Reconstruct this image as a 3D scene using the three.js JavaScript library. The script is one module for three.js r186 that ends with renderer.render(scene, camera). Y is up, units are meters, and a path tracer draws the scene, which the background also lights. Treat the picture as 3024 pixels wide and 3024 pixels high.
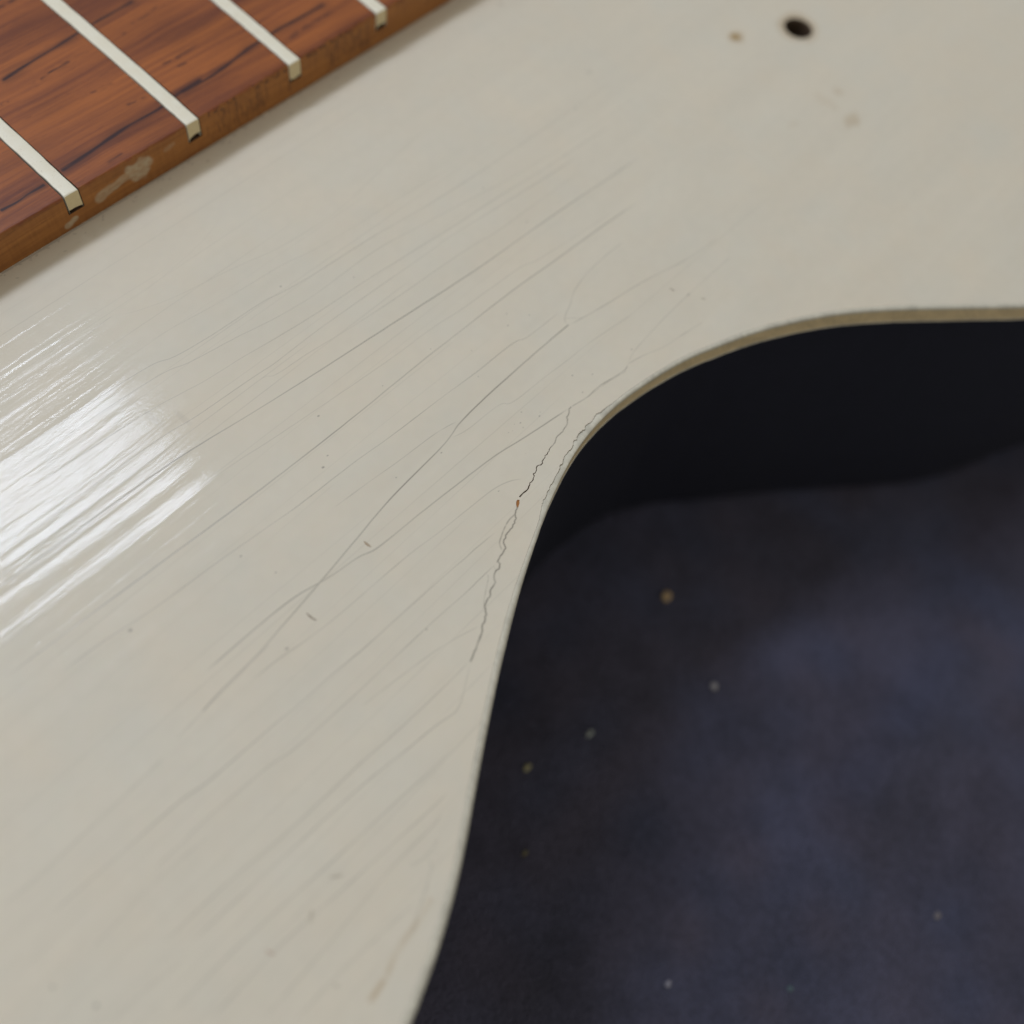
import * as THREE from 'three';
import { mergeGeometries } from 'three/addons/utils/BufferGeometryUtils.js';
import { RoundedBoxGeometry } from 'three/addons/geometries/RoundedBoxGeometry.js';
import { RectAreaLightUniformsLib } from 'three/addons/lights/RectAreaLightUniformsLib.js';

// World: x runs along the strings and the grain, z away from the fretboard, y up; the painted front of the body lies at y = 0.
const MM = 0.001;
const scene = new THREE.Scene();
const renderer = new THREE.WebGLRenderer({ antialias: true });
renderer.setSize(1024, 1024);
renderer.toneMapping = THREE.LinearToneMapping;
renderer.toneMappingExposure = 1;
renderer.shadowMap.enabled = true;

// ---------------------------------------------------------------- camera: a phone held about 10 cm above the body
const camera = new THREE.PerspectiveCamera(55.1, 1, 0.004, 20);
camera.position.set(-45.33 * MM, 105.29 * MM, 23.01 * MM);
camera.up.set(0.62835, 0.43424, -0.64545);
camera.lookAt(-45.33 * MM + 0.40476, 105.29 * MM - 0.89105, 23.01 * MM - 0.20544);
camera.focus = 0.1205;
camera.userData.fStop = 8.4;

// ---------------------------------------------------------------- light: one long ceiling panel, the dim room around
scene.background = new THREE.Color().setRGB(0.41, 0.40, 0.365);
RectAreaLightUniformsLib.init();
const LAMP = { at: [-0.3, 1.3, -0.917], turn: 0.2, w: 1.2, d: 0.19, tone: [0.86, 0.95, 1.13], power: 18.6 };
const panel = new THREE.RectAreaLight(new THREE.Color().setRGB(...LAMP.tone), LAMP.power, LAMP.w, LAMP.d);
panel.position.set(...LAMP.at);
panel.up.set(Math.sin(LAMP.turn), 0, -Math.cos(LAMP.turn));
panel.lookAt(LAMP.at[0], 0, LAMP.at[2]);
scene.add(panel);

// ---------------------------------------------------------------- helpers
let seed = 7;
const rnd = () => ((seed = (seed * 1664525 + 1013904223) >>> 0) / 4294967296);
const lerp = THREE.MathUtils.lerp, clamp = THREE.MathUtils.clamp, sstep = THREE.MathUtils.smoothstep;
function hash(i, j, k) {
  let h = Math.imul(i, 374761393) ^ Math.imul(j, 668265263) ^ Math.imul(k, 2147483647 - 977);
  h = Math.imul(h ^ (h >>> 13), 1274126177); h ^= h >>> 16;
  return (h >>> 0) / 4294967296;
}
function noise(x, y, k = 0) {                     // smooth value noise, -1..1
  const i = Math.floor(x), j = Math.floor(y), u = x - i, v = y - j, a = u * u * (3 - 2 * u), b = v * v * (3 - 2 * v);
  return 2 * lerp(lerp(hash(i, j, k), hash(i + 1, j, k), a), lerp(hash(i, j + 1, k), hash(i + 1, j + 1, k), a), b) - 1;
}
function tag(o, label, category, group, kind) {
  o.userData.label = label;
  if (category) o.userData.category = category;
  if (group) o.userData.group = group;
  if (kind) o.userData.kind = kind;
  return o;
}
function part(name, geometry, material, parent) {
  const m = new THREE.Mesh(geometry, material);
  m.name = name; m.castShadow = m.receiveShadow = true;
  parent.add(m);
  return m;
}
// A sheet through rows of points [x, y, z] in mm; uv(x, y, z, row, column) gives texture coordinates.
function sheet(rows, uv, flip = false) {
  const w = rows[0].length, pos = [], tex = [], idx = [];
  rows.forEach((r, j) => r.forEach((p, i) => { pos.push(p[0] * MM, p[1] * MM, p[2] * MM); tex.push(...uv(p[0], p[1], p[2], j, i)); }));
  for (let j = 0; j + 1 < rows.length; j++) for (let i = 0; i + 1 < w; i++) {
    const a = j * w + i, b = a + 1, c = a + w, d = c + 1;
    flip ? idx.push(a, b, c, b, d, c) : idx.push(a, c, b, b, c, d);
  }
  const g = new THREE.BufferGeometry();
  g.setAttribute('position', new THREE.Float32BufferAttribute(pos, 3));
  g.setAttribute('uv', new THREE.Float32BufferAttribute(tex, 2));
  g.setIndex(idx); g.computeVertexNormals();
  return g;
}
function dataTexture(data, w, h, srgb) {
  const t = new THREE.DataTexture(data, w, h, THREE.RGBAFormat, data instanceof Float32Array ? THREE.FloatType : THREE.UnsignedByteType);
  t.magFilter = t.minFilter = THREE.LinearFilter;
  t.wrapS = t.wrapT = THREE.MirroredRepeatWrapping;
  if (srgb) t.colorSpace = THREE.SRGBColorSpace;
  t.needsUpdate = true;
  return t;
}
const toSRGB = (c) => 255 * (c <= 0.0031308 ? 12.92 * c : 1.055 * Math.pow(Math.max(c, 0), 1 / 2.4) - 0.055);

// ---------------------------------------------------------------- painted front: colour and relief of the cracked finish, in mm
const BX0 = -75, BZ0 = -75, BW = 225, BH = 125, BN = 2048;
const bodyUV = (x, y, z) => [(x - BX0) / BW, (z - BZ0) / BH];
const dark = new Float32Array(BN * BN), height = new Float32Array(BN * BN), stain = new Float32Array(BN * BN), dirt = new Float32Array(BN * BN);
function nearLine(pts, reach, visit) {            // visit(texel, distance, signed distance, progress 0..1) around a polyline
  let total = 0; const at = [0];
  for (let i = 1; i < pts.length; i++) at.push(total += Math.hypot(pts[i][0] - pts[i - 1][0], pts[i][1] - pts[i - 1][1]));
  const best = new Map();
  for (let i = 1; i < pts.length; i++) {
    const [ax, az] = pts[i - 1], [bx, bz] = pts[i], dx = bx - ax, dz = bz - az, L2 = dx * dx + dz * dz || 1e-9;
    const u0 = Math.max(0, Math.floor((Math.min(ax, bx) - reach - BX0) / BW * BN)), u1 = Math.min(BN - 1, Math.ceil((Math.max(ax, bx) + reach - BX0) / BW * BN));
    const v0 = Math.max(0, Math.floor((Math.min(az, bz) - reach - BZ0) / BH * BN)), v1 = Math.min(BN - 1, Math.ceil((Math.max(az, bz) + reach - BZ0) / BH * BN));
    for (let v = v0; v <= v1; v++) for (let u = u0; u <= u1; u++) {
      const x = BX0 + (u + 0.5) * BW / BN, z = BZ0 + (v + 0.5) * BH / BN, t = clamp(((x - ax) * dx + (z - az) * dz) / L2, 0, 1);
      const ex = x - ax - t * dx, ez = z - az - t * dz, d = Math.hypot(ex, ez);
      if (d > reach) continue;
      const k = v * BN + u, old = best.get(k);
      if (!old || old[0] > d) best.set(k, [d, dx * ez - dz * ex > 0 ? d : -d, (at[i - 1] + t * (at[i] - at[i - 1])) / total]);
    }
  }
  best.forEach((q, k) => visit(k, q[0], q[1], q[2]));
}
function smoothLine(pts, step) {                  // a finer line through the points with a slight natural waver
  const c = new THREE.CatmullRomCurve3(pts.map((p) => new THREE.Vector3(p[0], 0, p[1])), false, 'centripetal');
  return c.getSpacedPoints(Math.max(2, Math.ceil(c.getLength() / step))).map((p) => [p.x, p.z]);
}
function crack(strength, width, pts, waver = 0.012) {
  const w0 = Math.floor(rnd() * 1e6), fine = smoothLine(pts, waver > 0.05 ? 0.1 : 0.35);
  const line = fine.map((p, i) => { const a = fine[Math.max(0, i - 1)], b = fine[Math.min(fine.length - 1, i + 1)], l = Math.hypot(b[0] - a[0], b[1] - a[1]) || 1, q = waver * (noise(i * 0.3, 0, w0) + 0.5 * noise(i * 0.8, 1, w0)); return [p[0] + (b[1] - a[1]) / l * q, p[1] - (b[0] - a[0]) / l * q]; });
  if (strength < 0.65) width *= 0.7;
  const reach = 3, k0 = Math.floor(rnd() * 1e6);
  const lift = 0.003 * Math.min(1, strength) * (0.5 + rnd()), cup = 0.008 * Math.min(1, 0.35 + strength) * (0.5 + rnd()), lean = (rnd() - 0.5) * 0.012;
  nearLine(line, reach, (k, d, s, t) => {
    const ends = sstep(t, 0, 0.05) * (1 - sstep(t, 0.95, 1)), vary = 0.8 + 0.35 * noise(t * 14, 3, k0);
    const core = Math.exp(-Math.pow(d / (width * 0.48), 2));
    dark[k] = Math.max(dark[k], Math.min(0.93, 0.98 * strength * vary) * core * (strength > 0.9 ? 1 : ends));
    height[k] += ends * (-0.006 * Math.min(1.4, strength) * core + lift * Math.exp(-Math.pow((s - width * 1.4) / 0.32, 2)) * (0.6 + 0.6 * noise(t * 30, 9, k0)) + cup * Math.exp(-d / 0.75) * (1 - sstep(d, 2, 3)) + lean * s * Math.exp(-d / 0.9) * (1 - sstep(d, 2, 3)));
  });
}
crack(0.55, 0.11, [[-56.2, -47.8], [-34.2, -46.7], [-14.2, -45.8], [-12.2, -45.1], [-7.0, -44.5], [2.2, -44.1], [4.2, -43.7], [8.3, -43.2], [20.5, -42.5], [28.2, -41.7], [35.7, -41.2], [43.3, -40.9], [50.7, -40.7], [60.6, -40.5], [71.3, -40.4]]);
crack(0.4, 0.11, [[-56.1, -45.3], [-34.1, -44.8], [-14.1, -44.0], [-11.3, -43.2], [-4.6, -42.2], [0.9, -41.2], [6.8, -40.6], [9.8, -40.6], [15.8, -40.7], [20.2, -40.5], [25.5, -39.7], [33.6, -38.6], [41.0, -37.5], [50.1, -36.6], [61.2, -36.0], [71.5, -35.8]]);
crack(0.6, 0.11, [[-61.5, -43.1], [-39.5, -41.9], [-19.5, -41.0], [-14.4, -40.3], [-12.0, -39.9], [-5.9, -39.4], [-1.6, -38.9], [4.8, -38.3], [14.3, -37.8], [21.9, -37.2], [29.2, -36.6], [38.1, -36.1], [45.0, -35.5], [53.9, -34.9], [63.9, -34.3]]);
crack(0.58, 0.11, [[-61.7, -37.5], [-39.7, -37.4], [-19.7, -37.1], [-16.0, -36.7], [-9.0, -36.4], [-5.3, -36.2], [-4.3, -36.1], [2.7, -36.2], [9.1, -36.1], [16.2, -35.9], [21.6, -35.7], [27.9, -35.6], [31.5, -35.3], [38.3, -34.7], [46.7, -34.0], [54.7, -33.6]]);
crack(0.42, 0.11, [[-52.4, -35.1], [-30.4, -35.4], [-10.4, -35.5], [-5.6, -35.3], [-5.2, -34.9], [0.6, -34.4], [5.9, -33.8], [13.8, -33.2], [25.0, -32.7], [30.3, -32.3], [31.9, -32.0], [40.5, -31.7], [52.0, -31.4]]);
crack(0.85, 0.12, [[-64.44, -34.92], [-42.44, -34.25], [-22.44, -33.77], [-18.58, -33.46], [-15.95, -33.18], [-12.66, -32.77], [-7.69, -32.23], [-0.87, -31.58], [7.58, -30.86], [15.53, -30.16], [21.80, -29.62], [26.97, -29.24], [35.68, -28.88], [44.60, -28.42], [51.92, -27.89], [61.04, -27.36]]);
crack(0.38, 0.12, [[-59.9, -28.3], [-37.9, -28.8], [-17.9, -28.8], [-11.5, -28.2], [-4.1, -27.6], [2.7, -27.1], [7.4, -26.8], [15.5, -26.5], [19.2, -26.1], [25.0, -25.8], [31.6, -25.4], [33.1, -24.9], [39.7, -24.1], [50.3, -23.1]]);
crack(0.8, 0.13, [[-50.45, -25.55], [-45.45, -25.38], [-40.36, -25.16], [-35.07, -24.88], [-28.69, -24.59], [-24.27, -24.36], [-20.29, -24.17], [-15.07, -23.99], [-8.22, -23.83], [0.31, -23.76], [3.41, -23.80], [10.78, -23.83], [15.32, -23.75], [27.91, -23.52], [34.73, -23.11], [45.49, -22.54], [54.22, -21.91]]);
crack(0.6, 0.12, [[-46.2, -22.1], [-41.1, -21.8], [-37.8, -21.4], [-33.6, -20.9], [-27.2, -20.5], [-22.3, -20.1], [-19.0, -19.8], [-15.7, -19.5], [-5.8, -19.1], [-0.8, -18.7], [7.7, -18.3], [14.4, -17.9], [21.6, -17.6], [22.5, -17.2], [30.3, -16.8]]);
crack(0.45, 0.12, [[-12.3, -16.4], [-7.0, -16.0], [-2.5, -15.6], [3.5, -15.2], [5.4, -14.9], [7.0, -14.5]]);
crack(0.95, 0.14, [[-38.24, -8.59], [-36.12, -8.85], [-30.03, -9.25], [-26.33, -9.75], [-22.50, -10.26], [-18.57, -10.84], [-13.44, -11.62], [-7.13, -12.58], [3.92, -13.48], [6.67, -14.10], [10.85, -14.44], [17.69, -14.62], [24.08, -14.67], [28.63, -14.63]]);
crack(0.6, 0.14, [[28.6, -14.6], [30.8, -14.1], [35.3, -13.3], [41.5, -12.4], [45.7, -11.5], [49.2, -10.7], [53.2, -10.1], [56.9, -9.9]]);
crack(0.55, 0.13, [[28.5, -14.7], [29.0, -15.6], [31.5, -16.7], [33.4, -17.7], [37.0, -18.5], [41.5, -18.8], [45.7, -18.7]]);
crack(0.45, 0.12, [[29.1, -15.7], [30.9, -14.2]]);
crack(0.42, 0.12, [[4.3, -13.5], [6.6, -12.9], [13.0, -12.4], [13.6, -11.8], [19.9, -11.3], [24.1, -11.0], [28.3, -10.8], [31.9, -10.4], [37.0, -9.8]]);
crack(0.75, 0.14, [[-35.69, -11.60], [-34.55, -11.63], [-30.26, -11.62], [-25.69, -11.51], [-22.48, -11.24], [-20.74, -10.85], [-18.57, -10.37], [-14.43, -9.81], [-12.75, -9.26], [-5.14, -8.80], [1.07, -8.39], [6.88, -7.89], [11.55, -7.09], [19.07, -5.98]]);
crack(0.78, 0.13, [[19.07, -5.98], [21.85, -5.48], [24.01, -5.48], [29.01, -4.75], [29.73, -5.02]]);
crack(0.5, 0.1, [[21.7, -5.4], [23.9, -5.3], [28.9, -4.5]]);
crack(0.5, 0.13, [[29.6, -5.1], [32.7, -4.4], [35.3, -3.5], [39.0, -2.9], [43.2, -2.2]]);
crack(0.45, 0.12, [[29.6, -5.1], [31.8, -5.7], [35.7, -6.1], [40.7, -6.4], [45.5, -6.5], [49.1, -6.5], [55.8, -6.4]]);
crack(1.3, 0.12, [[19.05, -6.03], [17.61, -5.32], [16.69, -4.68], [15.13, -4.30], [14.20, -4.31], [13.55, -3.97], [12.71, -3.90]], 0.07);
crack(1.7, 0.16, [[3.56, -1.30], [3.29, -1.16], [2.56, -0.80], [2.26, -0.45], [1.13, 0.07], [0.08, 0.17], [-0.74, 0.49], [-1.37, 0.99], [-1.51, 1.33], [-2.15, 1.49], [-3.55, 1.92]], 0.07);
crack(0.65, 0.17, [[2.6, -0.8], [1.5, -0.8], [0.1, -0.4], [-1.0, 0.1], [-1.6, 0.4], [-2.1, 1.3]]);
crack(0.5, 0.15, [[-3.5, 1.9], [-4.2, 1.9], [-5.9, 1.9], [-9.2, 1.9], [-13.4, 1.7], [-34.0, 1.2], [-37.7, 0.6], [-42.6, 0.2], [-44.6, 0.1], [-49.1, 0.1], [-52.5, 0.1]]);
crack(1.25, 0.17, [[-3.52, 1.88], [-3.67, 2.42], [-4.03, 2.63], [-4.58, 2.52], [-5.37, 2.97], [-5.67, 3.41], [-5.99, 3.59], [-6.72, 3.71], [-7.29, 4.12], [-7.96, 4.30], [-8.69, 4.54], [-8.95, 4.88], [-9.17, 5.26], [-9.73, 5.66], [-10.42, 5.92], [-11.09, 6.43], [-11.92, 6.77], [-11.51, 6.59], [-13.50, 7.47], [-14.55, 7.84]], 0.07);
crack(0.45, 0.17, [[-5.5, 2.1], [-5.8, 2.5], [-6.6, 3.0], [-8.0, 3.9], [-8.6, 4.4], [-8.9, 4.8]]);
crack(0.3, 0.16, [[-4.3, 1.9], [-4.4, 2.3]]);
crack(0.5, 0.15, [[-14.5, 7.8], [-17.0, 7.8], [-21.9, 7.7], [-26.4, 7.5], [-30.7, 7.2], [-37.2, 7.0], [-42.4, 6.7], [-46.4, 6.3], [-49.6, 6.1], [-53.1, 6.0], [-55.7, 5.9]]);
crack(0.5, 0.15, [[-14.6, 8.0], [-16.1, 8.8], [-17.6, 9.7], [-19.0, 10.4], [-19.8, 10.6], [-22.0, 10.2], [-26.1, 9.7], [-30.8, 9.1], [-35.5, 8.7], [-41.2, 8.4], [-44.3, 8.2], [-47.0, 8.1], [-50.5, 7.9], [-53.8, 7.8]]);
crack(0.55, 0.16, [[-0.2, -0.4], [-0.6, -0.7], [-1.6, -0.9], [-2.9, -1.0], [-4.3, -1.1], [-5.9, -1.1], [-7.7, -1.2], [-10.2, -1.3], [-22.1, -1.6], [-26.5, -1.9], [-31.1, -2.0], [-33.6, -2.2], [-38.3, -2.4], [-43.3, -2.7], [-45.6, -3.1], [-52.0, -3.3], [-56.9, -3.5], [-61.6, -3.7]]);
crack(0.45, 0.15, [[7.1, -3.1], [6.2, -3.8], [5.1, -4.4], [3.2, -4.9], [-0.4, -5.2], [-5.2, -5.5], [-10.3, -6.0], [-22.2, -6.4], [-26.1, -6.8], [-28.7, -7.2], [-33.2, -7.5]]);
crack(0.3, 0.17, [[-10.7, 5.8], [-13.7, 4.9], [-16.8, 4.2], [-20.2, 3.7], [-23.3, 3.3], [-26.6, 2.9]]);
crack(0.45, 0.2, [[-22.8, 13.1], [-26.4, 13.0], [-31.0, 12.7], [-35.8, 12.4], [-40.3, 12.1], [-44.6, 11.7], [-48.7, 11.4], [-52.7, 11.2], [-54.3, 11.2], [-56.7, 11.2], [-59.3, 11.1]]);
crack(0.45, 0.2, [[-26.4, 15.8], [-27.1, 15.9], [-30.3, 15.7], [-33.7, 15.4], [-37.2, 15.1], [-41.0, 14.8], [-43.7, 14.5], [-46.0, 14.3], [-48.2, 14.1], [-53.5, 14.1], [-56.6, 14.1]]);
crack(0.35, 0.2, [[-28.3, 16.9], [-29.6, 17.1], [-32.6, 17.0], [-36.0, 16.9], [-39.2, 17.1], [-42.8, 17.3], [-46.6, 17.5], [-49.9, 17.6], [-53.3, 17.7]]);
crack(0.35, 0.2, [[-30.6, 18.3], [-31.5, 18.6], [-33.2, 18.6], [-34.5, 18.1]]);
crack(0.28, 0.22, [[-36.8, 20.9], [-41.2, 20.5], [-44.5, 20.2], [-47.5, 20.0], [-51.0, 20.0]]);
crack(0.38, 0.2, [[-32.8, 18.7], [-32.9, 19.6], [-34.5, 20.6], [-37.3, 21.9], [-39.1, 22.9]]);
crack(0.25, 0.1, [[-13.1, -54.8], [-11.7, -53.8], [-8.9, -52.8], [-5.3, -51.9], [0.7, -51.0], [4.9, -50.2], [9.1, -49.4], [18.3, -49.0], [23.8, -49.6], [30.8, -50.8], [40.2, -52.1]]);
crack(0.16, 0.1, [[-12.7, -55.1], [-7.1, -55.3], [-2.1, -55.9], [3.4, -57.0], [6.8, -58.3]]);
crack(0.3, 0.1, [[-13.5, -48.8], [-9.1, -48.5], [-5.1, -48.0], [0.0, -47.5], [8.0, -46.9], [11.1, -46.3], [17.9, -45.6], [30.8, -44.9], [37.4, -44.2]]);
crack(0.3, 0.12, [[-30.5, -53.3], [-19.1, -54.2], [-15.3, -54.7], [-13.1, -54.8]]);
crack(0.25, 0.22, [[-43.9, -7.7], [-48.1, -7.5], [-51.3, -7.4], [-54.9, -7.3], [-56.7, -7.2], [-60.0, -7.2], [-63.4, -7.5]]);
crack(0.22, 0.22, [[-45.9, 1.5], [-50.5, 1.2], [-54.1, 1.1], [-56.7, 1.3], [-60.1, 1.5]]);
crack(0.25, 0.22, [[-55.1, 8.4], [-59.5, 7.8], [-62.6, 7.8]]);
crack(0.35, 0.15, [[-42.2, -8.2], [-37.3, -8.6], [-33.3, -8.8], [-28.4, -9.2]]);
// fainter parallel checks all over the front, a few millimetres apart
for (let i = 0; i < 30; i++) {
  const z = -64 + i * 3.1 + (rnd() - 0.5) * 2, x = -78 + rnd() * 12, l = 60 + rnd() * 80, s = (rnd() - 0.3) * 0.03;
  crack(0.08 + 0.15 * rnd(), 0.12 + 0.05 * rnd(), [[x, z], [x + l * 0.3, z + l * 0.3 * s + (rnd() - 0.5) * 0.5], [x + l * 0.6, z + l * 0.6 * s + (rnd() - 0.5) * 0.6], [x + l, z + l * s]]);
}
// specks of dirt [x, z, radius] in mm
for (const [x, z, r] of [[-9.5, -21.2, 0.16], [-5.0, -26.8, 0.13], [-8.0, -22.0, 0.1], [4.9, -44.5, 0.12], [2.2, -12.8, 0.09], [-4.2, -14.2, 0.09], [23.8, -21.5, 0.09], [22.5, -20.1, 0.1], [25.9, -19.3, 0.09], [13.7, -17.3, 0.08], [16.0, -20.6, 0.07], [13.8, -9.9, 0.09], [15.1, -7.9, 0.08], [12.5, -8.9, 0.07], [12.3, -8.2, 0.07], [11.8, -9.3, 0.05], [10.4, -9.0, 0.06], [11.0, -8.8, 0.05], [3.8, -24.6, 0.07], [12.3, -24.4, 0.06], [13.0, -39.3, 0.08], [22.9, -9.0, 0.11], [25.0, -7.3, 0.1], [21.9, -6.4, 0.09], [32.0, -6.2, 0.11], [45.2, -6.5, 0.14], [15.0, -7.9, 0.08], [15.6, -8.2, 0.06], [12.6, -8.9, 0.07], [15.7, -1.7, 0.06], [15.0, -2.1, 0.06], [9.7, -5.5, 0.05], [3.4, -4.3, 0.08], [-23.9, -19.2, 0.12], [-27.7, -7.5, 0.16], [-15.4, 1.8, 0.1], [-22.5, -15.0, 0.09], [-37.9, -20.8, 0.2], [-64.4, 1.5, 0.16], [-62.8, 5.6, 0.2], [37.6, -38.6, 0.12], [37.8, -30.3, 0.12], [60.2, -40.3, 0.14], [68.0, -44.1, 0.35], [68.5, -63.5, 0.35]])
  nearLine([[x, z], [x + r * 0.5, z + r * 0.2]], r * 2, (k, d) => { dirt[k] = Math.max(dirt[k], (r > 0.3 ? 0.14 : 0.55) * (1 - sstep(d, r * 0.4, r * (r > 0.3 ? 2 : 1.15)))); });
// grey scuffs and rings near the screw hole, and greenish rub marks
for (const [x, z, rx, rz, a, k0] of [[93.5, -9.5, 2.0, 1.3, 0.3, 1], [97.2, -14.7, 0.9, 1.1, 0.22, 2], [93.6, -15.0, 1.1, 2.6, 0.1, 3], [85.0, -15.5, 1.3, 0.7, 0.09, 4], [-19.3, -39.6, 0.5, 2.0, 0.08, 5], [-16.8, -37.6, 0.4, 1.6, 0.1, 6]])
  nearLine([[x - rx * 0.4, z], [x + rx * 0.4, z]], 4, (k, d) => {
    const u = (k % BN + 0.5) * BW / BN + BX0 - x, v = (Math.floor(k / BN) + 0.5) * BH / BN + BZ0 - z, q = Math.hypot(u / rx, v / rz) + 0.35 * noise(u * 1.6, v * 1.6, k0);
    const to = x > 0 ? stain : dirt;
    to[k] = Math.max(to[k], (x > 0 ? 1.25 : 1) * a * (1 - sstep(q, 0.4, 1.3)));
  });
// brown stain in the lowest split near the edge, round the chip and round the screw hole
nearLine([[-35.4, 21.9], [-37.2, 22.3], [-39.2, 22.5], [-41.2, 22.8], [-43.2, 23.6], [-45.6, 23.9]], 0.9, (k, d, s, t) => { stain[k] = Math.max(stain[k], (0.26 + 0.32 * t) * Math.exp(-Math.pow(d / 0.28, 2)) * (0.8 + 0.4 * noise(t * 18, 1, 5))); });
nearLine([[104.1, -28], [104.9, -28]], 6, (k, d) => { const n = noise((k % BN) * 0.05, Math.floor(k / BN) * 0.03, 8); stain[k] = Math.max(stain[k], 0.5 * (1 - sstep(d + 0.5 * n, 2.4, 3.9))); });
nearLine([[93.5, -33.7], [94.2, -33.6]], 3, (k, d) => { const n = noise((k % BN) * 0.08, Math.floor(k / BN) * 0.05, 9); stain[k] = Math.max(stain[k], 0.55 * (1 - sstep(d + 0.4 * n, 0.4, 1.7))); });
// dust caught along the foot of the fretboard
for (let i = 0; i < 110; i++) {
  const x = -45 + rnd() * 100, z = -68.6 + Math.pow(rnd(), 2.2) * 2.4, r = 0.05 + 0.09 * rnd();
  nearLine([[x, z], [x + (rnd() - 0.5) * 0.7, z + (rnd() - 0.5) * 0.5]], r * 2, (k, d) => { dirt[k] = Math.max(dirt[k], 0.28 * (1 - sstep(d, r * 0.4, r * 1.3))); });
}
for (let i = 0; i < 70; i++) {
  const x = -50 + i * 1.6 + rnd(), z = -68.85 + 0.1 * rnd();
  nearLine([[x, z], [x + 1.2 + rnd(), z + 0.1 * (rnd() - 0.5)]], 0.4, (k, d) => { dirt[k] = Math.max(dirt[k], 0.35 * (1 - sstep(d, 0.05, 0.16 + 0.2 * rnd()))); });
}
// fine scratches across and along the grain, where fingers rubbed the finish
for (let i = 0; i < 2600; i++) {
  const x = -70 + rnd() * 110, z = -62 + rnd() * 66, a = rnd() * Math.PI, l = 0.4 + 1.6 * rnd(), dep = 0.0004 + 0.0012 * rnd() * rnd();
  nearLine([[x, z], [x + Math.cos(a) * l, z + Math.sin(a) * l]], 0.14, (k, d) => { height[k] -= dep * (1 - sstep(d, 0.02, 0.13)); });
}
const paint = new Uint8Array(BN * BN * 4), relief = new Float32Array(BN * BN * 4), gloss = new Uint8Array(BN * BN * 4);
for (let v = 0; v < BN; v++) for (let u = 0; u < BN; u++) {
  const k = v * BN + u, x = BX0 + (u + 0.5) * BW / BN, z = BZ0 + (v + 0.5) * BH / BN;
  const warm = 0.012 * noise(x / 9, z / 9, 1) + 0.010 * noise(x / 3.1, z / 3.1, 2), tone = 1 + 0.015 * noise(x / 14, z / 5, 3) + 0.012 * noise(x / 1.1, z / 0.9, 4) + 0.01 * noise(x / 30, z / 1.2, 5);
  let c = [0.674 * tone * (1 + warm), 0.610 * tone, 0.490 * tone * (1 - warm)];
  const st = stain[k], di = dirt[k], da = dark[k];
  const mix = (to, a) => { c = c.map((q, i) => q + (to[i] - q) * a); };
  mix([0.42, 0.28, 0.13], st); mix([0.10, 0.085, 0.065], di); mix([0.17, 0.15, 0.115], da);
  for (let i = 0; i < 3; i++) paint[k * 4 + i] = toSRGB(c[i]);
  paint[k * 4 + 3] = 255;
  // the finish has sunk into the grain: ridges along x, waver along their length, plus orange peel (heights in mm)
  const bend = z + 0.9 * noise(x / 28, z / 20, 11);
  const h = 0.024 * noise(bend / 2.6, x / 110, 12) + 0.013 * noise(bend / 1.2, x / 60, 13) + 0.0062 * noise(bend / 0.45, x / 22, 14) + 0.0019 * noise(x / 1.3, z / 0.2, 15) + 0.0008 * noise(x / 0.35, z / 0.3, 16);
  relief[k * 4] = relief[k * 4 + 1] = relief[k * 4 + 2] = 0.5 + h + height[k]; relief[k * 4 + 3] = 1;
  const rough = 0.095 + 0.03 * noise(x / 2, z / 0.7, 21) + 0.035 * noise(x / 12, z / 6, 22) + 0.3 * da + 0.3 * di;
  gloss[k * 4] = gloss[k * 4 + 1] = gloss[k * 4 + 2] = 255 * clamp(rough, 0.05, 0.9); gloss[k * 4 + 3] = 255;
}
const paintMap = dataTexture(paint, BN, BN, true), reliefMap = dataTexture(relief, BN, BN), glossMap = dataTexture(gloss, BN, BN);
const finishMat = new THREE.MeshPhysicalMaterial({ map: paintMap, bumpMap: reliefMap, bumpScale: 0.001, roughnessMap: glossMap, roughness: 1, ior: 1.5, specularIntensity: 0.45, clearcoat: 0.9, clearcoatRoughness: 0.55 });
finishMat.name = 'aged white lacquer';

// ================================================================ the guitar
const guitar = new THREE.Group();
guitar.name = 'electric_guitar';
scene.add(guitar);
tag(guitar, 'white electric guitar with cracked finish and brown fretboard, lying on dark cloth', 'guitar');

// ---- body outline along the cutaway, from the lower bout (right) to the horn (left), in mm
const outlinePts = [[215, 150], [185, 108], [155, 80], [130, 61.5], [112, 50], [96.5, 40.5], [83.20, 30.27], [73.74, 22.11], [65.17, 14.83], [58.37, 9.86], [51.74, 6.04], [46.87, 3.70], [42.39, 1.98], [37.23, 0.18], [32.80, -0.87], [28.68, -1.55], [25.11, -1.98], [21.61, -2.08], [17.89, -1.85], [14.69, -1.32], [11.69, -0.52], [9.04, 0.34], [6.51, 1.26], [3.43, 2.59], [0.46, 3.94], [-2.29, 5.24], [-4.51, 6.35], [-6.97, 7.65], [-9.82, 9.22], [-13.73, 11.42], [-19.26, 14.74], [-24.46, 17.97], [-29.37, 21.06], [-34.06, 23.72], [-38.46, 25.84], [-41.94, 27.27], [-44.46, 28.2], [-52, 30.3], [-62, 32.2], [-76, 33.2], [-95, 32.5], [-125, 26], [-150, 10]];
const outlineCurve = new THREE.CatmullRomCurve3(outlinePts.map((p) => new THREE.Vector3(p[0], 0, p[1])), false, 'centripetal');
const EDGE = [];
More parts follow.
